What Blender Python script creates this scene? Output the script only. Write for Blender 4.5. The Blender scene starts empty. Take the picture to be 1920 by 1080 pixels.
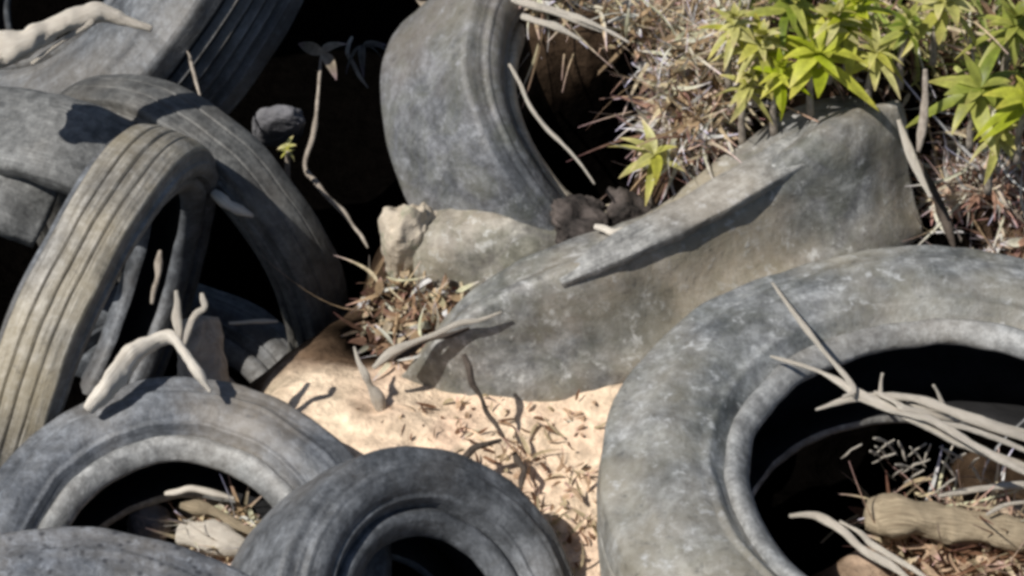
import bpy, math, random
import numpy as np
from mathutils import Vector, Matrix, noise
random.seed(7)
PI = math.pi
sc = bpy.context.scene
COL = sc.collection

# ------------------------------------------------------------------ camera
PITCH = math.radians(42)
FW = Vector((0, math.cos(PITCH), -math.sin(PITCH)))
UP = Vector((0, math.sin(PITCH), math.cos(PITCH)))
RT = Vector((1, 0, 0))
LENS = 85.0
WIDTH = 1.55
DIST = WIDTH / (36.0 / LENS)
cam = bpy.data.cameras.new('camera')
cam.lens = LENS; cam.sensor_width = 36; cam.clip_start = 0.05; cam.clip_end = 500
co = bpy.data.objects.new('camera', cam); COL.objects.link(co)
CP = -FW * DIST
co.location = CP; co.rotation_euler = (PI/2 - PITCH, 0, 0)
sc.camera = co

def ray(px, py):
    return (FW + RT*((px-960)/1920*36/LENS) + UP*((540-py)/1920*36/LENS))
def P(px, py, z=0.0):                    # the place at height z seen at this spot of the photograph
    d = ray(px, py); t = (z - CP.z)/d.z
    return CP + d*t
def V(a, b, c):                          # a direction: right, up, towards the viewer
    return (RT*a + UP*b - FW*c).normalized()

# ------------------------------------------------------------------ bookkeeping
def tag(o, label, cat, group=None, kind=None):
    if label: o['label'] = label
    if cat: o['category'] = cat
    if group: o['group'] = group
    if kind: o['kind'] = kind
    return o
def empty(name, loc):
    o = bpy.data.objects.new(name, None); COL.objects.link(o); o.location = loc
    o.empty_display_size = .05
    return o
def mesh(name, vs, fs, mat, parent=None, smooth=True, cols=None, uvs=None):
    me = bpy.data.meshes.new(name)
    org = Vector((0, 0, 0)); q = parent
    while q: org = org + q.location; q = q.parent
    if parent is None and len(vs) and not name.startswith('ground'):
        a = np.array([tuple(v) for v in vs]); c = a.mean(0); org = Vector((c[0], c[1], a[:, 2].min()))
    me.from_pydata([tuple(Vector(v)-org) for v in vs], [], fs)
    if smooth: me.polygons.foreach_set('use_smooth', [True]*len(me.polygons))
    if cols is not None:                 # one colour per vertex
        at = me.color_attributes.new('tint', 'FLOAT_COLOR', 'POINT')
        at.data.foreach_set('color', np.array([(c[0], c[1], c[2], 1) for c in cols], 'f').ravel())
    if uvs is not None:
        ul = me.uv_layers.new(name='uv')
        li = np.zeros(len(me.loops), 'i'); me.loops.foreach_get('vertex_index', li)
        ul.data.foreach_set('uv', np.array(uvs, 'f')[li].ravel())
    me.materials.append(mat); me.update()
    o = bpy.data.objects.new(name, me); COL.objects.link(o)
    if parent: o.parent = parent
    else: o.location = org
    return o

# ------------------------------------------------------------------ materials
def newmat(name):
    m = bpy.data.materials.new(name); m.use_nodes = True
    nt = m.node_tree; b = nt.nodes['Principled BSDF']
    return m, nt, b
class N:
    def __init__(s, nt): s.nt = nt
    def n(s, t, **k):
        o = s.nt.nodes.new(t)
        for a, v in k.items(): setattr(o, a, v)
        return o
    def l(s, a, b): s.nt.links.new(a, b)
    def noise(s, vec, scale, detail=6, rough=.6, dist=0):
        o = s.n('ShaderNodeTexNoise'); o.inputs['Scale'].default_value = scale
        o.inputs['Detail'].default_value = detail; o.inputs['Roughness'].default_value = rough
        o.inputs['Distortion'].default_value = dist; s.l(vec, o.inputs['Vector']); return o.outputs['Fac']
    def ramp(s, fac, pts):
        o = s.n('ShaderNodeValToRGB'); cr = o.color_ramp
        while len(cr.elements) < len(pts): cr.elements.new(.5)
        for e, (p, c) in zip(cr.elements, pts):
            e.position = p; e.color = (c, c, c, 1) if isinstance(c, (int, float)) else (*c, 1)
        s.l(fac, o.inputs['Fac']); return o.outputs['Color']
    def mix(s, f, a, b, mode='MIX'):
        o = s.n('ShaderNodeMix', data_type='RGBA', blend_type=mode)
        for sock, v in ((o.inputs['Factor'], f), (o.inputs['A'], a), (o.inputs['B'], b)):
            if isinstance(v, bpy.types.NodeSocket): s.l(v, sock)
            elif isinstance(v, tuple): sock.default_value = (*v, 1)
            else: sock.default_value = v
        return o.outputs['Result']
    def math(s, op, a, b):
        o = s.n('ShaderNodeMath', operation=op)
        for i, v in enumerate((a, b)):
            if isinstance(v, bpy.types.NodeSocket): s.l(v, o.inputs[i])
            else: o.inputs[i].default_value = v
        return o.outputs[0]
    def bump(s, h, strength, dist, bsdf):
        o = s.n('ShaderNodeBump'); o.inputs['Strength'].default_value = strength
        o.inputs['Distance'].default_value = dist; s.l(h, o.inputs['Height']); s.l(o.outputs['Normal'], bsdf.inputs['Normal'])

def rubber(name, base=(.10,.105,.11), pale=(.27,.28,.29), dust=(.34,.29,.22), dust_amt=.3, moss=0.0, seed=0.0, streak=0.0, pits=0, speck=.5, rough=.52):
    m, nt, b = newmat(name); k = N(nt)
    tc = k.n('ShaderNodeTexCoord'); mp = k.n('ShaderNodeMapping'); mp.inputs['Location'].default_value = (seed, seed*.7, seed*1.3)
    k.l(tc.outputs['Object'], mp.inputs['Vector']); v = mp.outputs['Vector']
    uvm = k.n('ShaderNodeMapping'); uvm.inputs['Scale'].default_value = (1, 14, 1); k.l(tc.outputs['UV'], uvm.inputs['Vector'])
    n1 = k.noise(v, 9, 7, .62, .6); n2 = k.noise(v, 42, 6, .72, .25); n3 = k.noise(v, 3.5, 4, .5)
    st = k.noise(uvm.outputs['Vector'], 9, 5, .6)
    base = (base[0]*.50, base[1]*.53, base[2]*.56); pale = (pale[0]*.64, pale[1]*.66, pale[2]*.68)
    c = k.mix(k.ramp(n1, [(.30, 0.0), (.70, 1.0)]), base, pale)
    if streak: c = k.mix(streak, c, k.mix(k.ramp(st, [(.35, 0.), (.65, 1.)]), tuple(x*.55 for x in base), tuple(x*1.15 for x in pale)))
    c = k.mix(1.0, c, k.ramp(k.noise(v, 70, 5, .75), [(.34, .62), (.50, 1.0), (.66, 1.5)]), 'MULTIPLY')
    c = k.mix(1.0, c, k.ramp(k.noise(v, 19, 5, .7, .5), [(.36, .62), (.64, 1.35)]), 'MULTIPLY')
    c = k.mix(k.math('MULTIPLY', k.ramp(n3, [(.45, 0.), (.62, 1.)]), dust_amt), c, dust)
    if moss: c = k.mix(k.math('MULTIPLY', k.ramp(k.noise(v, 12, 6, .7, 1.), [(.44, 0.), (.6, 1.)]), moss), c, (.14, .145, .09))
    c = k.mix(k.math('MULTIPLY', k.ramp(n2, [(.56, 0.), (.72, 1.)]), speck), c, tuple(min(.6, x*2.3) for x in pale))
    c = k.mix(k.math('MULTIPLY', k.ramp(n2, [(.30, 1.), (.42, 0.)]), .55), c, tuple(x*.45 for x in base))
    if pits:
        vo = k.n('ShaderNodeTexVoronoi'); vo.inputs['Scale'].default_value = pits; vo.inputs['Randomness'].default_value = .9; k.l(tc.outputs['UV'], vo.inputs['Vector'])
        c = k.mix(k.ramp(vo.outputs['Distance'], [(.14, .7), (.34, 0.)]), c, (.012, .012, .016))
    k.l(c, b.inputs['Base Color']); b.inputs['Roughness'].default_value = rough
    b.inputs['Specular IOR Level'].default_value = .5
    h = k.math('ADD', k.math('MULTIPLY', n1, .8), k.math('MULTIPLY', n2, .5))
    if streak: h = k.math('ADD', h, k.math('MULTIPLY', st, streak))
    k.bump(h, .5, .010, b)
    return m
def tinted(name, rough=.7, transl=0.0, spec=.3, bscale=60, bstr=.4, bdist=.003):
    m, nt, b = newmat(name); k = N(nt)
    at = k.n('ShaderNodeVertexColor'); at.layer_name = 'tint'
    tc = k.n('ShaderNodeTexCoord'); n = k.noise(tc.outputs['Object'], bscale, 5, .6)
    c = k.mix(k.ramp(n, [(.35, 0.), (.7, 1.)]), k.mix(1.0, at.outputs['Color'], (.6,.6,.6), 'MULTIPLY'), k.mix(1.0, at.outputs['Color'], (1.15,1.15,1.15), 'MULTIPLY'))
    k.l(c, b.inputs['Base Color']); b.inputs['Roughness'].default_value = rough; b.inputs['Specular IOR Level'].default_value = spec
    k.bump(n, bstr, bdist, b)
    if transl:
        t = k.n('ShaderNodeBsdfTranslucent'); k.l(c, t.inputs['Color'])
        mx = k.n('ShaderNodeMixShader'); mx.inputs[0].default_value = transl
        k.l(b.outputs[0], mx.inputs[1]); k.l(t.outputs[0], mx.inputs[2]); k.l(mx.outputs[0], nt.nodes['Material Output'].inputs[0])
    return m
def plainmat(name, c1, c2, scale=20, rough=.85, bstr=.6, bdist=.01, stretch=None, spots=None):
    m, nt, b = newmat(name); k = N(nt)
    tc = k.n('ShaderNodeTexCoord'); v = tc.outputs['Object']
    if stretch:
        mp = k.n('ShaderNodeMapping'); mp.inputs['Scale'].default_value = stretch; k.l(tc.outputs['UV'], mp.inputs['Vector']); v2 = mp.outputs['Vector']
    else: v2 = v
    n1 = k.noise(v2, scale, 7, .65, .4); n2 = k.noise(v, scale*5, 4, .6)
    c = k.mix(k.ramp(n1, [(.34, 0.), (.64, 1.)]), c1, c2)
    if spots: c = k.mix(k.math('MULTIPLY', k.ramp(k.noise(v, scale*1.7, 6, .7), [(.54, 0.), (.62, 1.)]), .8), c, spots)
    k.l(c, b.inputs['Base Color']); b.inputs['Roughness'].default_value = rough; b.inputs['Specular IOR Level'].default_value = .25
    k.bump(k.math('ADD', n1, k.math('MULTIPLY', n2, .3)), bstr, bdist, b)
    return m

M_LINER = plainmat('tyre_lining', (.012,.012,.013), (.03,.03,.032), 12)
M_SAND = tinted('ground_soil', .95, 0, .0, 45, .9, .012)
M_LITTER = tinted('dry_litter', .8, .3, .2, 80, .3, .001)
M_LEAF = tinted('fresh_leaf', .45, .35, .4, 50, .3, .001)
M_BRANCH = plainmat('bleached_bark', (.62,.54,.44), (.90,.85,.75), 12, .85, .9, .005, stretch=(3, 30, 1))
M_BONE = plainmat('bleached_wood', (.38,.33,.27), (.78,.74,.66), 9, .7, .5, .004, stretch=(2, 16, 1))
M_DARK = plainmat('dark_soil_clod', (.015,.013,.012), (.12,.10,.09), 22, .9, .9, .01)
M_PALE = plainmat('pale_sandy_rock', (.62,.49,.38), (.84,.70,.56), 9, .95, .9, .012, spots=(.60,.50,.36))
M_TWIGDARK = plainmat('dark_twig', (.035,.027,.022), (.10,.08,.065), 30)
M_TWIG = plainmat('grey_twig', (.20,.17,.14), (.44,.39,.33), 30)
M_LOG = plainmat('tan_wood', (.22,.17,.11), (.60,.50,.35), 10, .85, .9, .006, stretch=(3, 20, 1))
M_STONE = plainmat('tan_stone', (.34,.29,.22), (.60,.53,.43), 14, .9, .9, .012, spots=(.30,.31,.22))
M_GREYSTONE = plainmat('grey_stone', (.10,.10,.11), (.21,.21,.225), 14, .9, .8, .01)

# ------------------------------------------------------------------ tyres
def fbm(p, s, f, o=3):
    v = 0; a = 1
    for i in range(o):
        v += a*noise.noise(Vector((p[0]*f+s, p[1]*f+s*1.7, p[2]*f-s))); a *= .5; f *= 2.03
    return v
def catmull(pts, n):
    q = [pts[0]*2-pts[1]] + list(pts) + [pts[-1]*2-pts[-2]]
    out = []
    for i in range(1, len(q)-2):
        for j in range(n):
            t = j/n; a, b, c, d = q[i-1], q[i], q[i+1], q[i+2]
            out.append(.5*((2*b)+(c-a)*t+(2*a-5*b+4*c-d)*t*t+(3*b-a-3*c+d)*t**3))
    out.append(pts[-1].copy()); return out

def tyre_profile(Ro, Ri, W, grooves=3, gd=.007, flat=.42, bulge=1.0, gw=.07):
    hb = .40*W
    bead = [(Ri-.006, hb-.026), (Ri-.010, hb-.020), (Ri-.009, hb-.013), (Ri-.003, hb-.006), (Ri+.004, hb+.001), (Ri+.012, hb+.005), (Ri+.018, hb+.004), (Ri+.0215, hb), (Ri+.0235, hb-.004)]
    hs = flat*W; side = []
    Rs = Ro - .10*(Ro-Ri) - .012
    for i in range(25):
        t = i/24
        r = Ri+.0235 + (Rs-Ri-.0235)*t
        h = hb-.004 + (hs-hb+.004)*t + (W*.5-flat*W*.5-hb*.5)*1.25*bulge*math.sin(PI*t**.9)
        if .10 < t < .19: h += .007*math.sin(PI*(t-.10)/.09)                    # rim guard
        if .74 < t < .80: h += .0022
        if .84 < t < .88: h -= .0018
        side.append((r, h))
    # shoulder rounding
    sh = []
    r0, h0 = side[-1]
    for i in range(1, 7):
        a = i/6*PI/2
        sh.append((r0 + (Ro-.006-r0)*math.sin(a), h0 - (h0-hs*.86)*(1-math.cos(a))))
    side += sh[:3]; tr_start = sh[3:]
    tread = [sh[2]] + tr_start
    n = 64; hh = tread[-1][1]
    for i in range(1, n):
        h = hh*(1-2*i/n); r = Ro - .006*(abs(h)/hh)**2.5
        if grooves:
            for g in range(grooves):
                gc = hh*.72*(1-2*(g+.5)/grooves)
                if abs(h-gc) < gw*hh*.5: r -= gd
        tread.append((r, h))
    tread += [(r, -h) for r, h in reversed([sh[2]] + tr_start)]
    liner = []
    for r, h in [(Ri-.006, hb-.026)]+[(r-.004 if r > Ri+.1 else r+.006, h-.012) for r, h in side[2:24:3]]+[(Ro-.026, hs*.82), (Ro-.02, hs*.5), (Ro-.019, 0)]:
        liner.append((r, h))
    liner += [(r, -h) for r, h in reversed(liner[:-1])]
    return dict(bead=bead, sidewall=side, tread=tread, liner=liner)

def tyre(px, py, z, n, Ro, Ri, W, label, mats, group=None, seed=1, amp=.006, dent=None, arc=None, face=True, cat='tyre', **kw):
    """px,py,z: where the middle of the facing bead opening stands; n: axis direction"""
    n = n.normalized()
    c = P(px, py, z)
    if face: c = c - n*(.40*W)
    ax = n; ux = Vector((0, 0, 1)).cross(ax)
    if ux.length < .05: ux = Vector((1, 0, 0)).cross(ax)
    ux.normalize(); uy = ax.cross(ux)
    root = empty('tyre', c); tag(root, label, cat, group)
    pr = tyre_profile(Ro, Ri, W, **kw)
    mt, ms, mb = mats
    S = 144; a0, a1 = arc or (0, 2*PI); closed = arc is None
    def surf(name, prof, mat, parent):
        vs = []; uvs = []; fs = []; m = len(prof); cnt = S if closed else S+1
        acc = [0]
        for i in range(1, m): acc.append(acc[-1]+math.hypot(prof[i][0]-prof[i-1][0], prof[i][1]-prof[i-1][1]))
        for s in range(cnt):
            a = a0 + (a1-a0)*s/S
            d = ux*math.cos(a)+uy*math.sin(a)
            for i, (r, h) in enumerate(prof):
                p = d*r + ax*h
                if dent: p = dent(p, d, r, h, a, ax)
                nz = fbm(p, seed*3.1, 5, 3)*amp
                nz2 = fbm(p, seed*5.1+9, 22, 2)*amp*.22
                p = p + d*(nz+nz2) + ax*(fbm(p, seed*2.3+5, 4.2, 2)*amp*1.1 + nz2)
                vs.append(c+p); uvs.append((a*Ro, acc[i]))
        for s in range(S):
            s2 = (s+1) % cnt
            for i in range(m-1):
                fs.append((s*m+i, s*m+i+1, s2*m+i+1, s2*m+i))
        return mesh(name, vs, fs, mat, parent, uvs=uvs)
    surf('tread', pr['tread'], mt, root)
    for sg in (1, -1):
        sw = surf('sidewall', [(r, h*sg) for r, h in pr['sidewall']], ms, root)
        surf('bead', [(r, h*sg) for r, h in pr['bead']], mb, sw)
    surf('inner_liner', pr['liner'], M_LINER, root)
    return root

# ------------------------------------------------------------------ lofted forms (tubes, slabs, logs)
def loft(name, pts, rad, mat, parent=None, seg=20, n=10, sec=None, amp=.1, seed=1, freq=12, upv=Vector((0, 0, 1)), cap=True, roll=None):
    """rad: list of radii (or (a,b) pairs) per control point; sec(a)->(x,y) unit section"""
    pts = [Vector(p) for p in pts]
    c = catmull(pts, n); R = [Vector((r, r, 0)) if isinstance(r, (int, float)) else Vector((r[0], r[1], 0)) for r in rad]
    rr = catmull(R, n)
    vs = []; fs = []; uvs = []; L = 0
    prevu = None
    m = len(c)
    for i, p in enumerate(c):
        t = (c[min(i+1, m-1)]-c[max(i-1, 0)]).normalized()
        if prevu is None:
            u = upv - t*upv.dot(t)
            if u.length < .1: u = Vector((1, 0, 0)) - t*t.x
        else: u = prevu - t*prevu.dot(t)
        u.normalize(); prevu = u; w = t.cross(u)
        if i: L += (p-c[i-1]).length
        k = 1.0
        for s in range(seg):
            a = 2*PI*s/seg
            x, y = sec(a) if sec else (math.cos(a), math.sin(a))
            q = w*(x*rr[i].x) + u*(y*rr[i].y)
            f = 1 + amp*fbm(p+q, seed*1.9, freq, 3)
            vs.append(p + q*f); uvs.append((L, s/seg*.5))
    for i in range(m-1):
        for s in range(seg):
            s2 = (s+1) % seg
            fs.append((i*seg+s, i*seg+s2, (i+1)*seg+s2, (i+1)*seg+s))
    if cap:
        for i0, rev in ((0, True), (m-1, False)):
            ct = sum((Vector(vs[i0*seg+s]) for s in range(seg)), Vector())/seg
            t = (c[1]-c[0]).normalized() if rev else (c[-1]-c[-2]).normalized()
            k = len(vs); vs.append(ct + t*(-1 if rev else 1)*min(rr[i0].x, rr[i0].y)*.25); uvs.append((L, .2))
            for s in range(seg):
                s2 = (s+1) % seg
                fs.append((k, i0*seg+s2, i0*seg+s) if rev else (k, i0*seg+s, i0*seg+s2))
    return mesh(name, vs, fs, mat, parent, uvs=uvs)
def sq(e):
    def f(a):
        c, s = math.cos(a), math.sin(a)
        return (math.copysign(abs(c)**e, c), math.copysign(abs(s)**e, s))
    return f
def rock(name, c, size, rot, mat, label, cat, seed=1, amp=.25, freq=2.2, spike=None, group=None):
    import bmesh
    bm = bmesh.new(); bmesh.ops.create_icosphere(bm, subdivisions=5, radius=1)
    E = Matrix.Rotation(rot[2], 3, 'Z') @ Matrix.Rotation(rot[1], 3, 'Y') @ Matrix.Rotation(rot[0], 3, 'X')
    vs = []
    for v in bm.verts:
        p = v.co.copy(); f = 1 + amp*fbm(p, seed*4.7, freq*.5, 4)
        p = Vector((math.copysign(abs(p.x)**.8, p.x), math.copysign(abs(p.y)**.8, p.y), math.copysign(abs(p.z)**.8, p.z)))
        p = Vector((p.x*size[0], p.y*size[1], p.z*size[2]))*f
        vs.append(c + E @ p)
    fs = [[v.index for v in f.verts] for f in bm.faces]; bm.free()
    o = mesh(name, vs, fs, mat); tag(o, label, cat, group); return o

# ------------------------------------------------------------------ ground
GC = [ # px, py, z, (0 near black, shade painted in .. 1 pale), litter
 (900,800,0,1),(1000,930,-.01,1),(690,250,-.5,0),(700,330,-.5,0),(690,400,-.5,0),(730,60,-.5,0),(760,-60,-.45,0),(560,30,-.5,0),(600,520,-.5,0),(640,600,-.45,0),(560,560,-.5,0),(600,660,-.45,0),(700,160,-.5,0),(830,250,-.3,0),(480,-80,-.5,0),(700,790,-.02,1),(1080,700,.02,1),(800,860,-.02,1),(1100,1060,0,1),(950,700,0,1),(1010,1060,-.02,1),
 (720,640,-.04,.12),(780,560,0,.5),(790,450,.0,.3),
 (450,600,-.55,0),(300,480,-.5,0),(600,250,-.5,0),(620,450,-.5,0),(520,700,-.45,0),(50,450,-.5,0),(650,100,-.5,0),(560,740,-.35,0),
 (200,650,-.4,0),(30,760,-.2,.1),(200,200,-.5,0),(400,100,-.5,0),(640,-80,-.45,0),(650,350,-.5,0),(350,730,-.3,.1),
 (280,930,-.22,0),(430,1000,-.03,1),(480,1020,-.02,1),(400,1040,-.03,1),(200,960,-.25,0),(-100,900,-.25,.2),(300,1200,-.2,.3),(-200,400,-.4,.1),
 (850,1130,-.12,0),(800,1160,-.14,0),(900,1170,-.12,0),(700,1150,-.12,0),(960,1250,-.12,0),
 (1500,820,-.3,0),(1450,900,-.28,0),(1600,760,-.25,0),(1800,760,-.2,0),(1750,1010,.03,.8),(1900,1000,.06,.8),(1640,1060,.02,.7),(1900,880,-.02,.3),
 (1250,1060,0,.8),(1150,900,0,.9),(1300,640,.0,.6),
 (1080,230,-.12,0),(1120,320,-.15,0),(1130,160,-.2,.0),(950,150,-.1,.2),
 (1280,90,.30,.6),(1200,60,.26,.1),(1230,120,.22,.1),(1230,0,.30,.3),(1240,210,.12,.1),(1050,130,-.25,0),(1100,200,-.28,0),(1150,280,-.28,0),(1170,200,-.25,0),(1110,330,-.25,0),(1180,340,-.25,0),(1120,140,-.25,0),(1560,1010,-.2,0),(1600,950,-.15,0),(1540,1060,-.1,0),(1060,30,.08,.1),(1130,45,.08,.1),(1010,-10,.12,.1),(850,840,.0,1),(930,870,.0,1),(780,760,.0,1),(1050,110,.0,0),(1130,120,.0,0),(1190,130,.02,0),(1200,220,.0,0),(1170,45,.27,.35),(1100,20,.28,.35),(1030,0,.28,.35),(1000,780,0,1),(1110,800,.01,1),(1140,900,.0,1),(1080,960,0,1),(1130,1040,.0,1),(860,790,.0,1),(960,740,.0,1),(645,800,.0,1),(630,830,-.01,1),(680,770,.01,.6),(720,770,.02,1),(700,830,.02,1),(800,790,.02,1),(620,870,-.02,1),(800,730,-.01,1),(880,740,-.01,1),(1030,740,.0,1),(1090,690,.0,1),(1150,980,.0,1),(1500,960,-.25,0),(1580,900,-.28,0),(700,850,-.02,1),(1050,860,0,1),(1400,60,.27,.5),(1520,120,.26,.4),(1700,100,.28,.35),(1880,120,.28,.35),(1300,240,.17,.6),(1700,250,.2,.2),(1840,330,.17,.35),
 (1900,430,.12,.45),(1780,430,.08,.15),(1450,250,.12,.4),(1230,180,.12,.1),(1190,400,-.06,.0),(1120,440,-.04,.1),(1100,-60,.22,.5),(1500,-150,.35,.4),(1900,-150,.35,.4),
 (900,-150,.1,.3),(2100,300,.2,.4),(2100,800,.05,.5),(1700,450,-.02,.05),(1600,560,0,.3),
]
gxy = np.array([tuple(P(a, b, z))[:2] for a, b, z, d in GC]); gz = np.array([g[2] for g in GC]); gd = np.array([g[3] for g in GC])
def ginterp(x, y):
    d2 = (gxy[:, 0]-x)**2 + (gxy[:, 1]-y)**2
    w = 1/(d2+.0009)**2
    s = w.sum(); return float((w*gz).sum()/s), float((w*gd).sum()/s)
def gheight(x, y):
    return ginterp(x, y)[0] + .012*fbm((x, y, 0), 3, 7, 3)
def on_ground(px, py):
    d = ray(px, py); t = (.55 - CP.z)/d.z
    for _ in range(80):
        p = CP + d*t; e = p.z - gheight(p.x, p.y)
        if e < .003: break
        t += max(.004, e*.6)
    return CP + d*t
def build_ground():
    n = 280; vs = []; cs = []; fs = []
    def mp(u): return math.copysign(1.5*abs(u) + 60*abs(u)**9, u)
    for j in range(n+1):
        for i in range(n+1):
            x, y = mp(2*i/n-1), mp(2*j/n-1)
            z, d = ginterp(x, y)
            far = min(1, max(0, (math.hypot(x, y)-1.5)/2))
            z = z*(1-far) + .0*far
            z += .012*fbm((x, y, 0), 3, 7, 3) + .004*fbm((x, y, 0), 11, 34, 3)
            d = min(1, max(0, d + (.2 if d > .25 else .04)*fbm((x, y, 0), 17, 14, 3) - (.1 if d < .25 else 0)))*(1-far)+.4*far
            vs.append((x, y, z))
            d *= min(1, max(0, (z+.16)/.12))  # low ground painted darker, standing in for shade in the hollows
            dark = Vector((.0018, .0015, .0013)); mid = Vector((.15, .10, .065)); pale = Vector((.80, .58, .43))  # dark is shade put into the soil colour
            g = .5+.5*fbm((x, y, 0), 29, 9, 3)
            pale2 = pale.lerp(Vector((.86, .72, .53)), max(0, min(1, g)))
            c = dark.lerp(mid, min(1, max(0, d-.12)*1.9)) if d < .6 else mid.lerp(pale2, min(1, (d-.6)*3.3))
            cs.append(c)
    for j in range(n):
        for i in range(n):
            a = j*(n+1)+i; fs.append((a, a+1, a+n+2, a+n+1))
    o = mesh('ground', vs, fs, M_SAND, None, True, cs); tag(o, 'sandy soil with shade painted into the dark hollows under the heap of tyres', None, kind='structure')
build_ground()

# ------------------------------------------------------------------ tyre materials
G_A = rubber('rubber_slate', (.085,.09,.10), (.21,.22,.23), dust_amt=.2, seed=1, streak=.3, speck=.25)
G_B = rubber('rubber_weathered', (.12,.12,.115), (.27,.265,.25), dust_amt=.35, seed=4, streak=.35, speck=.2)
G_C = rubber('rubber_dusty', (.19,.18,.17), (.40,.38,.35), dust=(.50,.42,.27), dust_amt=.45, seed=7, streak=.7, speck=.3)
G_E = rubber('rubber_blue_grey', (.12,.128,.145), (.26,.27,.285), dust=(.36,.30,.22), dust_amt=.35, seed=12, streak=.2, speck=.2)
G_G = rubber('rubber_black', (.07,.073,.078), (.23,.238,.25), dust=(.26,.22,.17), dust_amt=.25, seed=15, streak=.2, speck=.25)
G_H = rubber('rubber_bald', (.09,.095,.10), (.27,.27,.28), dust=(.28,.24,.19), dust_amt=.4, moss=.25, seed=21, speck=.55)
G_K = rubber('rubber_pale', (.13,.14,.14), (.37,.37,.365), dust=(.36,.32,.24), dust_amt=.5, moss=.15, seed=31, speck=.75)
G_BD = rubber('rubber_bead', (.28,.28,.27), (.46,.45,.43), dust_amt=.2, seed=3, speck=.3)
G_BT = rubber('rubber_tan_bead', (.40,.34,.26), (.66,.58,.46), dust=(.6,.5,.36), dust_amt=.5, seed=5, speck=.2)
G_I = rubber('rubber_mossy', (.16,.16,.155), (.40,.39,.37), dust=(.48,.40,.28), dust_amt=.55, moss=.25, seed=37, speck=.8)
G_J = rubber('rubber_muddy', (.24,.22,.19), (.48,.44,.37), dust=(.50,.42,.32), dust_amt=.6, moss=.4, seed=52, speck=.9)
G_L = rubber('rubber_charcoal', (.065,.065,.064), (.19,.185,.17), dust=(.24,.21,.17), dust_amt=.3, seed=61, streak=.3, speck=.2)
G_TB = rubber('rubber_band', (.24,.235,.22), (.52,.50,.46), dust_amt=.4, seed=71, streak=.4, speck=.5)
G_F = rubber('rubber_pitted', (.13,.14,.16), (.28,.29,.31), dust_amt=.25, seed=44, pits=62, speck=.6)

GRP = 'worn tyres dumped in the heap'
# big pale tyre on the right
tyre(1792, 878, .235, V(-.02, .77, .64), .455, .272, .22, 'large pale grey tyre lying flat with dead branches in its opening', (G_K, G_K, G_BD), GRP, seed=1, amp=.008, grooves=3, gd=.004)
# lower left
tyre(325, 1046, .07, V(.04, .56, .83), .285, .162, .17, 'blue-grey tyre lying face up in the lower left with straw inside its opening', (G_E, G_E, G_BD), GRP, seed=2, amp=.007)
# bottom centre
tyre(812, 1160, .08, V(.50, .30, .80), .232, .120, .20, 'dark tyre at the bottom centre tipped to the right, its opening black', (G_G, G_G, G_G), GRP, seed=3, amp=.006, bulge=1.2, grooves=0, flat=.46)
# upright tyre, tread towards us
tyre(236, 650, -.01, V(.92, -.38, .07), .325, .25, .118, 'upright narrow tyre seen tread on, dusty with fine grooves, leaning at the left', (G_C, G_G, G_G), GRP, seed=4, amp=.005, grooves=3, gd=.005, gw=.08)  # darker rubber on sidewalls and beads paints in the shade of the flanks
# leaning tyre behind it
tyre(310, 510, -.16, V(-.60, -.535, .594), .330, .255, .11, 'arched dark grey tyre leaning behind the upright one over a black hollow', (G_L, G_L, G_L), GRP, seed=5, amp=.007, grooves=2, gd=.003)
# top left
tyre(80, -165, .15, V(-.50, .30, .72), .47, .27, .26, 'big ribbed tyre in the top left corner with deep tread grooves', (G_A, G_A, G_A), GRP, seed=6, amp=.006, grooves=5, gd=.022, gw=.22)
# top centre
tyre(1122, 212, .12, V(.68, .36, .64), .295, .172, .23, 'bald rounded tyre standing at the top centre, half sunk in the bank', (G_H, G_H, G_BT), GRP, seed=7, amp=.008, bulge=1.0, grooves=0, flat=.47)
# bottom left edge
tyre(110, 1560, .10, V(.10, .52, .83), .40, .24, .24, 'pitted grey tyre cut off by the bottom left corner', (G_F, G_F, G_F), GRP, seed=8, amp=.006)
# deep in the pit
tyre(330, 800, -.30, V(.3, .5, .8), .28, .17, .18, 'half hidden dark tyre down in the hollow behind the bleached root', (G_A, G_A, G_A), GRP, seed=9)

# ------------------------------------------------------------------ sticks and twigs
def stick(name, pts, r0, r1, mat, label, cat, group=None, seed=1, amp=.35, n=8, seg=10, side=()):
    k = len(pts)
    rs = random.Random(seed*13+1); ln = (pts[-1]-pts[0]).length
    if k < 5:
        pts = [pts[0]] + [q for i in range(1, k) for q in ((pts[i-1]+pts[i])/2, pts[i])]; k = len(pts)
    pts = [p + Vector((rs.uniform(-1,1), rs.uniform(-1,1), rs.uniform(-1,1)))*ln*.018*(0 < i < k-1) for i, p in enumerate(pts)]
    rad = [(r0+(r1-r0)*i/(k-1))*rs.uniform(.75, 1.2) for i in range(k)]; rad[0] *= .6; rad[-1] *= .5
    rad = [(q, q*rs.uniform(.7, 1.0)) for q in rad]
    o = loft(name, pts, rad, mat, seg=seg, n=n, amp=amp, seed=seed, freq=25)
    tag(o, label, cat, group)
    for sp_, a, b in side:
        q = loft('side_twig', sp_, [a]+[b]*(len(sp_)-1), mat, seg=7, n=6, amp=.2, seed=seed+3)
        q.parent = o; q.location = q.location - o.location
    return o
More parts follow.
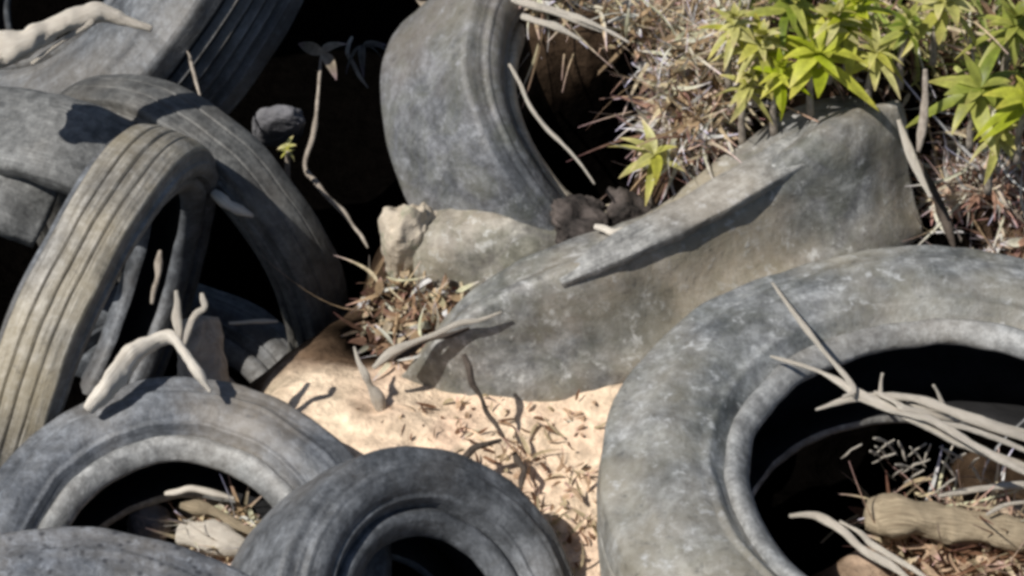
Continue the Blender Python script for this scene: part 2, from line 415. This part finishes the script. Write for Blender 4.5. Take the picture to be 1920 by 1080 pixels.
# ------------------------------------------------------------------ flattened casing (diagonal)
def casing_sec(a):
    # flat face towards +x, narrow tread band towards +y with raised edges
    x, y = sq(.26)(a)
    if y > .8: y -= .10*math.exp(-((x-.1)/.45)**2)
    if x > .8: x -= .22*math.exp(-((y+.15)/.5)**2)
    return x, y
pts = [P(765,722,-.03), P(930,650,.04), P(1105,588,.07), P(1285,500,.10), P(1430,420,.13), P(1560,350,.16), P(1655,315,.15)]
o = loft('tyre_casing', pts, [(.012,.02),(.05,.082),(.07,.105),(.07,.088),(.075,.100),(.085,.118),(.075,.112)], G_I, seg=160, n=22, sec=casing_sec, amp=.075, seed=3, freq=8, upv=V(-.42,.84,.30))
tag(o, 'flattened mossy tyre casing lying diagonally across the middle', 'tyre casing')
q = loft('tread_band', [P(1050,528,.165), P(1170,462,.190), P(1290,402,.210), P(1400,340,.232), P(1510,278,.252), P(1612,222,.258)], [(.010,.006),(.026,.009),(.031,.010),(.031,.010),(.032,.010),(.026,.008)], G_TB, seg=48, n=16, sec=sq(.35), amp=.10, seed=14, freq=14, upv=V(-.22,.62,.75))
q.parent = o; q.location = q.location - o.location
pts = [P(800,520,-.01), P(885,525,.0), P(990,525,.01), P(1130,480,.02)]
o = loft('tyre_casing', pts, [(.05,.105),(.055,.120),(.055,.110),(.05,.085)], G_J, seg=96, n=18, sec=sq(.6), amp=.13, seed=8, freq=12, upv=V(-.2,.84,.40))
tag(o, 'short mossy rubber scrap wedged under the bald standing tyre', 'tyre casing')
# slabs on the left
def slab(pts, w, t, label, mat, seed):
    o = loft('tread_strip', pts, [(w, t)]*len(pts), mat, seg=40, n=12, sec=sq(.45), amp=.12, seed=seed, freq=8, upv=V(-.2,.5,.8))
    tag(o, label, 'tread strip', 'torn strips of tyre tread')
slab([P(-120,225,.12), P(20,245,.14), P(130,268,.15), P(225,310,.11)], .075, .022, 'torn grey tread strip just under the arched tyre at the left edge', G_B, 2)
slab([P(-120,340,.06), P(0,362,.08), P(90,400,.05)], .06, .022, 'lower torn tread strip half in shadow at the left edge', G_B, 5)

# ------------------------------------------------------------------ rocks and bleached wood
rock('stone', P(770,465,.04), (.042,.04,.09), (.1,.05,.2), M_STONE, 'tan upright stone beside the mossy rubber scrap', 'stone', 3, .35)
rock('stone', P(522,238,-.05), (.042,.022,.062), (.5,.15,.1), M_GREYSTONE, 'small blue-grey stone behind the arched tyre', 'stone', 6, .14)
q = stick('stick', [P(715,770,.0), P(700,735,.03), P(684,705,.055), P(664,650,.075)], .011, .003, M_BRANCH, 'short pointed pale stick standing where the bright sand drops into the hollow', 'stick', None, 55)
rock('clod', P(1085,420,.12), (.045,.04,.030), (.3,.2,.4), M_DARK, 'dark knotted clod at the foot of the bald tyre', 'clod', 15, .5)
rock('clod', P(1190,400,.11), (.05,.03,.025), (.1,.5,.4), M_DARK, 'smaller dark clod between the bald tyre and the mossy casing', 'clod', 18, .5)
# arch shaped bleached root
o = loft('bleached_root', [P(165,770,.16), P(205,722,.18), P(252,665,.19), P(312,632,.20), P(342,655,.20), P(368,695,.19), P(395,735,.17)],
         [(.006,.009),(.012,.018),(.011,.017),(.008,.011),(.006,.009),(.008,.010),(.003,.004)], M_BONE, seg=28, n=14, amp=.34, seed=9, freq=34)
tag(o, 'bright white arched root behind the lower left tyre', 'root')
o = loft('broken_post', [P(400,770,-.08), P(380,690,-.02), P(368,600,.03)], [.045,.04,.03], M_TWIG, seg=24, n=8, amp=.35, seed=10, freq=16)
tag(o, 'stub of brown wood standing beside the white root', 'post')

TW = 'dead sticks among the tyres'
stick('branch', [P(-60,120,.35), P(0,95,.35), P(60,75,.36), P(130,42,.37), P(190,28,.37), P(240,42,.36), P(285,55,.35)], .030, .008, M_BRANCH,
      'bright bare branch across the top left, its tip bent downward', 'branch', None, 2, .5, 10, 16,
      side=[([P(40,80,.36), P(-20,60,.37), P(-60,50,.38)], .010, .006), ([P(175,40,.37), P(120,75,.35), P(60,120,.34)], .007, .004)])
# branches in the big tyre
stick('branch', [P(1445,668,.24), P(1540,705,.25), P(1620,742,.26), P(1720,790,.27), P(1820,838,.26), P(1960,890,.24)], .0035, .008, M_BRANCH,
      'long pale branch reaching over the opening of the large tyre', 'branch', TW, 3, .5, 10, 12)
stick('branch', [P(1530,768,.22), P(1600,752,.25), P(1700,752,.27), P(1800,778,.28), P(1960,835,.27)], .004, .010, M_BRANCH,
      'thicker pale branch beside the long one, ending in a ragged tip', 'branch', TW, 4, .4, 10, 12,
      side=[([P(1650,750,.26), P(1652,715,.28), P(1655,700,.29)], .004, .002), ([P(1770,765,.27), P(1758,735,.29), P(1750,722,.3)], .004, .002)])
for i,(a_,b_,c_,d_,e_,f_,lab) in enumerate([
    (1600,745,1760,800,1960,905,'pale splintered strand under the long branch, lowest of the bundle'),
    (1660,770,1800,800,1960,862,'pale strand between the long branch and the thicker one'),
    (1700,755,1840,785,1960,820,'pale strand along the top of the branch bundle'),
    (1640,735,1700,765,1800,790,'short strand bridging the two branches')]):
    stick('branch', [P(a_,b_,.26), P((a_+c_)/2,(b_+d_)/2,.28), P(c_,d_,.285), P(e_,f_,.26)], .003, .006, M_BRANCH, lab, 'branch', TW, 90+i, .5, 10, 12)
stick('forked_twig', [P(1448,530,.25), P(1490,590,.26), P(1540,660,.27), P(1600,722,.28), P(1580,745,.27)], .003, .0045, M_BRANCH,
      'thin forked twig resting on the rim of the large tyre', 'twig', TW, 5, .3)
stick('log', [P(1625,965,.10), P(1700,968,.11), P(1800,985,.11), P(1960,1010,.12)],   .034, .030, M_LOG,
      'short tan log lying in the opening of the large tyre', 'log', None, 6, .35, 14, 32)
stick('twig', [P(1480,968,.12), P(1540,975,.13), P(1620,1030,.15), P(1720,1100,.16)], .006, .004, M_BRANCH, 'pale twig crossing the lower rim of the large tyre', 'twig', TW, 7)
stick('twig', [P(1575,978,.13), P(1640,1020,.15), P(1760,1100,.16)], .004, .003, M_BRANCH, 'second thinner twig crossing the lower rim of the large tyre, nearer the log', 'twig', TW, 8)
stick('twig', [P(1760,930,.14), P(1850,915,.15), P(1960,905,.15)], .005, .005, M_BRANCH, 'forked grey twig just above the tan log', 'twig', TW, 9)
stick('twig', [P(1850,965,.14), P(1890,945,.15), P(1960,940,.15)], .004, .004, M_BRANCH, 'short twig at the right edge above the tan log', 'twig', TW, 10)
for i in range(22):
    x = random.uniform(1610, 1840); y = 815 + (x-1610)*.22 + random.uniform(-15, 55)
    dx = random.choice((-1,-1,1))*random.uniform(12, 55); dy = random.uniform(8, 45)
    stick('twig', [P(x,y,.18), P(x+dx*.5,y+dy*.4,.16), P(x+dx,y+dy,.14)], .0024, .0016, M_BRANCH, 'short broken twig hanging under the branches in the large tyre', 'twig', 'broken twigs under the branches', 20+i, .3, 4, 6)
# stems in the dark gap
stick('stem', [P(602,105,.0), P(600,180,-.02), P(590,250,-.04), P(570,310,-.06), P(590,345,-.08)], .004, .005, M_TWIG, 'thin bare stem rising out of the black gap', 'stem', None, 31)
stick('stem', [P(575,320,-.02), P(620,370,-.04), P(665,420,-.06), P(690,465,-.08)], .005, .003, M_TWIG, 'thin runner trailing down the right flank of the arched tyre', 'stem', None, 32)
stick('stem', [P(660,70,-.1), P(650,100,-.1), P(670,140,-.12), P(690,165,-.12)], .004, .003, M_TWIG, 'faint crooked twig deep in the black gap', 'twig', None, 33)
stick('stem', [P(375,180,.10), P(360,120,.12), P(350,95,.14)], .004, .002, M_TWIG, 'short upright stem on top of the arched tyre', 'stem', None, 34)
stick('stem', [P(1125,130,.05), P(1115,200,.03), P(1110,250,.02), P(1090,290,.0)], .005, .003, M_TWIG, 'pale root dangling in the opening of the bald standing tyre', 'root', None, 35)
stick('stick', [P(955,120,.27), P(995,195,.25), P(1055,270,.22), P(1115,345,.19)], .0035, .003, M_BRANCH, 'pale straight stick lying along the rim of the bald standing tyre', 'stick', None, 36)
stick('stick', [P(870,665,.12), P(885,720,.10), P(915,770,.07), P(945,820,.05)], .0045, .004, M_TWIGDARK, 'dark bent twig hanging over the lower end of the mossy casing', 'twig', None, 37)
stick('stick', [P(858,868,.05), P(890,840,.06), P(940,825,.06)], .006, .005, M_TWIGDARK, 'dark short twig lying in the sand behind the dark tyre', 'twig', None, 38)
stick('stick', [P(965,850,.02), P(982,880,.03), P(975,920,.02)], .005, .004, M_TWIGDARK, 'dark curved twig standing in the pale sand', 'twig', None, 39)
stick('stick', [P(1735,130,.40), P(1732,200,.36), P(1722,285,.32)], .006, .006, M_TWIG, 'upright grey stalk right of the mossy casing', 'stalk', None, 40)
stick('stick', [P(1685,225,.30), P(1715,300,.27), P(1745,370,.25)], .008, .006, M_BRANCH, 'pale slanting stick at the right end of the mossy casing', 'stick', None, 41)
stick('stick', [P(1720,300,.22), P(1760,380,.20), P(1790,470,.16)], .007, .006, M_TWIGDARK, 'dark slanting root beside the pale stick', 'root', None, 42)
stick('stick', [P(700,690,.06), P(780,640,.09), P(860,605,.12), P(940,585,.14)], .006, .003, M_BRANCH, 'pale stick pointing from the dry leaves onto the mossy casing', 'stick', None, 43)
stick('stick', [P(735,675,.05), P(800,640,.08), P(880,615,.10)], .007, .004, M_TWIGDARK, 'dark stick under the pale one by the mossy casing', 'stick', None, 44)
stick('stick', [P(300,470,.1), P(295,520,.08), P(285,570,.05)], .006, .005, M_TWIG, 'grey splinter in the hollow behind the upright tyre', 'splinter', None, 45)
stick('stick', [P(330,545,.25), P(333,595,.22), P(336,645,.20)], .005, .007, M_BRANCH, 'white prong rising from the bleached root', 'splinter', None, 46)
stick('stick', [P(378,550,.25), P(382,577,.24), P(362,600,.22), P(345,648,.20)], .004, .005, M_BRANCH, 'small hooked splinter by the white prong', 'splinter', None, 47)
stick('stick', [P(430,606,-.02), P(475,604,-.01), P(520,603,.0)], .004, .004, M_BRANCH, 'bright sliver lying across the black hollow', 'splinter', None, 48)
stick('stick', [P(1115,425,.16), P(1150,436,.16), P(1185,428,.16)], .008, .005, M_BONE, 'white scrap lying among the dark clods above the mossy casing', 'scrap', None, 49)
stick('stick', [P(400,360,.10), P(430,385,.09), P(475,405,.07)], .014, .008, M_BONE, 'white rag of wood on the inner edge of the arched tyre', 'scrap', None, 51)
for i,(a,b,c,d) in enumerate([(960,0,1130,60),(1010,10,1180,80),(980,30,1090,75)]):
    stick('stick', [P(a,b,.40), P((a+c)/2,(b+d)/2-6,.41), P(c,d,.40)], .007, .004, M_BRANCH, ['pale stick lying on top of the bald tyre, uppermost of three','pale stick reaching toward the dry stalks, longest of three on the bald tyre','pale stick closest to the opening of the bald tyre'][i], 'stick', TW, 60+i)

def curl(px, py, z, L, W, label, col, n=3, seed=0):
    rs = random.getstate(); random.seed(seed); vs, fs, cs = [], [], []
    p = P(px, py, z)
    for i in range(n):
        a = random.uniform(0, 6.28); leaf_geo(vs, fs, cs, p, Vector((math.cos(a), math.sin(a), random.uniform(-.2,.6))), L*random.uniform(.7,1.2), W, random.uniform(.6,1.4), col, random.uniform(-.8,.8))
    random.setstate(rs)
    o = mesh('curled_leaf', vs, fs, M_LITTER, None, True, cs); tag(o, label, 'dead leaf')
LATER = [(605,100,.0,.045,.020,'curled pale dead leaf at the head of the bare stem',(.5,.42,.32),3,1),(680,85,-.08,.05,.012,'dim shrivelled leaf cluster deep in the black gap',(.2,.19,.17),5,2),
         (790,12,.12,.05,.02,'curled pale leaf at the top edge left of the bald tyre',(.6,.5,.38),3,3),(1160,440,.10,.05,.03,'pale crumpled leaf in the dip above the mossy casing',(.7,.66,.6),4,4)]
# straw bits inside the lower left tyre
for i,(pts_,r,lab) in enumerate([([P(310,925,.03), P(360,918,.04), P(440,935,.03)], .007, 'white stick inside the lower left tyre, furthest back'),
                          ([P(340,948,.01), P(400,955,.02), P(500,1010,.03)], .010, 'tan stick slanting to the rim inside the lower left tyre'),
                          ([P(340,1000,.0), P(400,1010,.01), P(480,1035,.01)], .026, 'thick yellowish stick at the bottom of the lower left tyre opening')]):
    stick('stick', pts_, r, r*.7, [M_BONE, M_LOG, M_BRANCH][i], lab, 'stick', None, 70+i, .3)
rock('stone', P(280,985,-.05), (.028,.025,.035), (.1,.2,.3), M_GREYSTONE, 'rounded grey stone in the opening of the lower left tyre', 'stone', 9, .2)

# ------------------------------------------------------------------ leafy plants
def leaf_geo(vs, fs, cs, base, dirv, L, W, droop, col, roll=0, bend=0.0):
    d = dirv.normalized(); side = d.cross(Vector((0, 0, 1)))
    if side.length < .1: side = Vector((1, 0, 0))
    side.normalize(); side = (Matrix.Rotation(roll, 3, d) @ side); up = side.cross(d)
    k = len(vs); n = 9
    for i in range(n+1):
        t = i/n; w = W*(math.sin(PI*min(1, t**.8*.97+.03)))**.85*.5 + .0006
        c = base + d*(L*t) + up*(-droop*L*t*t) + side*(bend*L*t*t)
        for s, lift in ((-1, .28), (0, 0), (1, .28)):
            vs.append(c + side*(w*s) + up*(w*lift*abs(s)))
            f = 1.0 if s else .78
            b_ = max(0, t-.7)*1.6
            cs.append((min(.9, col[0]*f*(1+b_*.5)), col[1]*f*(1+b_*.15), col[2]*f*(1+b_)))
    for i in range(n):
        for s in range(2):
            a = k+i*3+s; fs.append((a, a+1, a+4, a+3))
def plant(px, py, z, R, count, label, tone=0, tiers=2, lean=Vector((0, -.3, 1)), group='green leafy plants on the bank'):
    p = P(px, py, z); rt = empty('leafy_plant', p - Vector((0, 0, .10))); tag(rt, label, 'plant', group)
    vs, fs, cs = [], [], []
    ln = lean.normalized(); a_ = ln.orthogonal().normalized(); b_ = ln.cross(a_)
    for t in range(tiers):
        for i in range(count):
            a = 2*PI*(i+.5*t)/count + random.uniform(-.25, .25)
            el = .15 + .55*t + random.uniform(-.2, .2)
            d = (a_*math.cos(a)+b_*math.sin(a))*math.cos(el) + ln*math.sin(el)
            g = random.random()**.8
            base = Vector((.38, .48, .01)).lerp(Vector((.68, .70, .10)), g)
            if tone == 1: base = Vector((.18, .26, .02)).lerp(Vector((.50, .52, .12)), g)
            if tone == 2: base = Vector((.52, .52, .06)).lerp(Vector((.75, .72, .32)), g)
            leaf_geo(vs, fs, cs, p + ln*(.015*t), d, R*.9*random.uniform(.55, 1.2)*(1-.25*t), R*random.uniform(.15,.25), random.uniform(.15, .8), base, random.uniform(-.4, .4), random.uniform(-.35, .35))
    mesh('foliage', vs, fs, M_LEAF, rt, True, cs)
    st = loft('stem', [p - Vector((0, 0, .10)), p-Vector((.004, 0, .05)), p], [.006, .005, .004], M_TWIG, seg=8, n=5)
    st.parent = rt; st.location = st.location - rt.location
plant(1530, 112, .36, .110, 9, 'bright green rosette of long pointed leaves behind the mossy casing', 0)
plant(1425, 95, .36, .075, 8, 'yellow-green leafy plant left of the bright rosette', 2, 3)
plant(1400, 170, .30, .060, 7, 'small yellow plant among dry stalks below the yellow-green one', 2, 3)
plant(1600, 30, .40, .085, 8, 'leafy green plant at the top edge above the bright rosette', 0, 3)
plant(1765, 15, .42, .085, 8, 'pale green leafy plant at the top edge toward the right', 2, 3)
plant(1835, 175, .36, .105, 8, 'dark green plant with drooping leaves near the right edge', 1, 2)
plant(1925, 200, .38, .090, 8, 'yellow-green plant cut off by the right edge', 0, 3)
plant(1900, 60, .40, .080, 8, 'leafy plant in the top right corner', 1, 3)
plant(1225, 300, .20, .070, 5, 'small pale leafy sprout in front of the opening of the bald tyre', 2, 2)
plant(540, 285, .05, .028, 4, 'tiny yellow-green sprout beside the small blue-grey stone', 2, 2, group=None)
plant(1565, 50, .40, .060, 7, 'small dense leafy plant right above the bright rosette', 2, 3)
plant(1460, 150, .33, .055, 7, 'small leafy plant just left of and below the bright rosette', 0, 3)
plant(1375, 60, .38, .055, 7, 'small yellowish plant furthest left of the leafy group', 2, 3)
plant(1870, 260, .30, .060, 7, 'small leafy plant low at the right edge among pink stalks', 2, 3)
plant(1700, 60, .40, .055, 7, 'small dull green plant between the bright rosette and the right hand plants', 1, 3)
plant(1640, 110, .36, .070, 7, 'yellowish plant just right of the bright rosette', 2, 2)
plant(1480, 20, .40, .080, 8, 'leafy plant at the top edge between the yellow-green plants', 1, 3)

# ------------------------------------------------------------------ dry leaves, stalks (mass nobody could count)
PAL = {'straw': [(.82,.70,.48),(.70,.56,.36),(.86,.80,.64),(.46,.33,.20)], 'pink': [(.78,.60,.46),(.85,.74,.60),(.46,.28,.20),(.85,.77,.64)],
       'brown': [(.34,.22,.14),(.66,.52,.35),(.82,.70,.52),(.16,.09,.06)], 'green': [(.30,.38,.08),(.45,.48,.16),(.20,.26,.06),(.5,.45,.2)],
       'sand': [(.70,.52,.36),(.62,.44,.30),(.55,.46,.30),(.22,.12,.07)]}
def inside(x, y, poly):
    c = False; j = len(poly)-1
    for i in range(len(poly)):
        if (poly[i][1] > y) != (poly[j][1] > y) and x < (poly[j][0]-poly[i][0])*(y-poly[i][1])/(poly[j][1]-poly[i][1])+poly[i][0]: c = not c
        j = i
    return c
def litter(name, label, cat, zones):
    vs, fs, cs = [], [], []
    for poly, cnt, pal, lift, size, stalk in zones:
        xs = [p[0] for p in poly]; ys = [p[1] for p in poly]; k = 0
        while k < cnt:
            x, y = random.uniform(min(xs), max(xs)), random.uniform(min(ys), max(ys))
            if not inside(x, y, poly): continue
            k += 1
            b = on_ground(x, y) + Vector((0, 0, random.uniform(0, lift)))
            a = random.uniform(0, 2*PI); el = random.triangular(-.5, .9, .0)
            d = Vector((math.cos(a)*math.cos(el), math.sin(a)*math.cos(el), math.sin(el)))
            c = random.choice(PAL[pal]); f = random.uniform(.8, 1.4); c = tuple(min(.85, q*f) for q in c)
            L = size*random.uniform(.5, 1.5)
            if random.random() < stalk: leaf_geo(vs, fs, cs, b, d, L*random.uniform(.7, 2.1), .0034*random.uniform(.6, 1.8), random.uniform(-1.1, 1.3), c, random.uniform(-1, 1), random.uniform(-1, 1))
            else: leaf_geo(vs, fs, cs, b, d, L*.8, L*random.uniform(.15,.42), random.uniform(-1, 1.3), c, random.uniform(-1.2, 1.2), random.uniform(-.5,.5))
    o = mesh(name, vs, fs, M_LITTER, None, True, cs); tag(o, label, cat, kind='stuff')
litter('dry_stalks', 'tangle of dry straw coloured stalks and curled leaves on the bank', 'dry stalks', [
    ([(960,-80),(1420,-80),(1400,200),(1330,290),(1250,330),(1215,140),(1170,95),(1000,75)], 3800, 'straw', .06, .034, .7),
    ([(960,-80),(1220,-80),(1220,90),(1000,70)], 900, 'straw', .03, .034, .6),
    ([(1150,-60),(1330,-60),(1340,60),(1200,60)], 500, 'pink', .06, .035, .8),
    ([(1200,230),(1300,180),(1360,270),(1290,320),(1230,320)], 450, 'pink', .04, .035, .8),
    ([(1330,-60),(1960,-80),(1960,330),(1700,260),(1620,170),(1380,200)], 1700, 'brown', .05, .035, .75),
    ([(1330,-60),(1960,-80),(1960,250),(1700,220),(1620,170),(1380,200)], 1000, 'green', .09, .035, .5),
    ([(1700,300),(1960,300),(1960,520),(1760,470)], 1300, 'pink', .03, .035, .75)])
litter('long_stems', 'long thin dry stems sprawling over the bank', 'dry stems', [([(1000,-80),(1420,-80),(1400,200),(1280,300),(1160,90)], 70, 'straw', .10, .075, 1.1), ([(1600,-60),(1960,-80),(1960,480),(1760,440),(1700,250)], 110, 'straw', .10, .075, 1.1),
    ([(670,560),(880,560),(860,640),(740,690)], 16, 'straw', .06, .05, 1.1), ([(1650,940),(1950,960),(1950,1080),(1700,1080)], 40, 'straw', .08, .05, 1.1)])
litter('leaf_crumbs', 'leaf crumbs and straw scattered over the bright sand', 'leaf crumbs', [([(640,760),(900,760),(1110,780),(1100,1000),(960,950),(860,850),(700,820)], 60, 'brown', .0, .012, .7)])
litter('dry_leaves', 'brown dry leaves and chips caught between the tyres', 'dry leaves', [
    ([(670,560),(740,530),(880,560),(860,640),(740,700),(680,660)], 200, 'brown', .03, .028, .3),
    ([(680,560),(880,560),(860,640),(740,690)], 110, 'straw', .04, .030, .45),
    ([(900,860),(1110,860),(1130,1080),(1040,1090),(960,960)], 110, 'sand', .012, .015, .75),
    ([(780,750),(1120,740),(1110,900),(900,880)], 70, 'sand', .008, .013, .75),
    ([(1620,980),(1950,1010),(1950,1100),(1700,1100)], 600, 'sand', .05, .035, .6),
    ([(380,960),(520,1010),(500,1050),(360,1040)], 160, 'straw', .03, .030, .7),
    ([(0,700),(60,720),(60,770),(-20,780)], 50, 'pink', .03, .02, .5),
    ([(1060,400),(1240,400),(1180,470),(1080,470)], 60, 'brown', .04, .025, .4)])

for q in LATER: curl(q[0],q[1],q[2],q[3],q[4],q[5],q[6],q[7],q[8])
# ------------------------------------------------------------------ light
SUN = Vector((-.52, -.26, .82)).normalized()        # towards the sun
sl = bpy.data.lights.new('sun', 'SUN'); sl.energy = 5.0; sl.angle = math.radians(.5); sl.color = (1, .95, .88)
so = bpy.data.objects.new('sun', sl); COL.objects.link(so); so.rotation_euler = SUN.to_track_quat('Z', 'Y').to_euler(); so.location = SUN*5
w = bpy.data.worlds.new('World'); sc.world = w; w.use_nodes = True
nt = w.node_tree; sk = nt.nodes.new('ShaderNodeTexSky'); sk.sky_type = 'NISHITA'; sk.sun_disc = False
sk.sun_elevation = math.asin(SUN.z); sk.sun_rotation = math.atan2(SUN.x, SUN.y)
nt.links.new(sk.outputs[0], nt.nodes['Background'].inputs[0]); nt.nodes['Background'].inputs[1].default_value = .065
sc.view_settings.view_transform = 'Standard'; sc.view_settings.look = 'None'; sc.view_settings.exposure = 0
sc.render.engine = 'CYCLES'
sc.cycles.pixel_filter_type = 'BLACKMAN_HARRIS'; sc.cycles.filter_width = 3.4
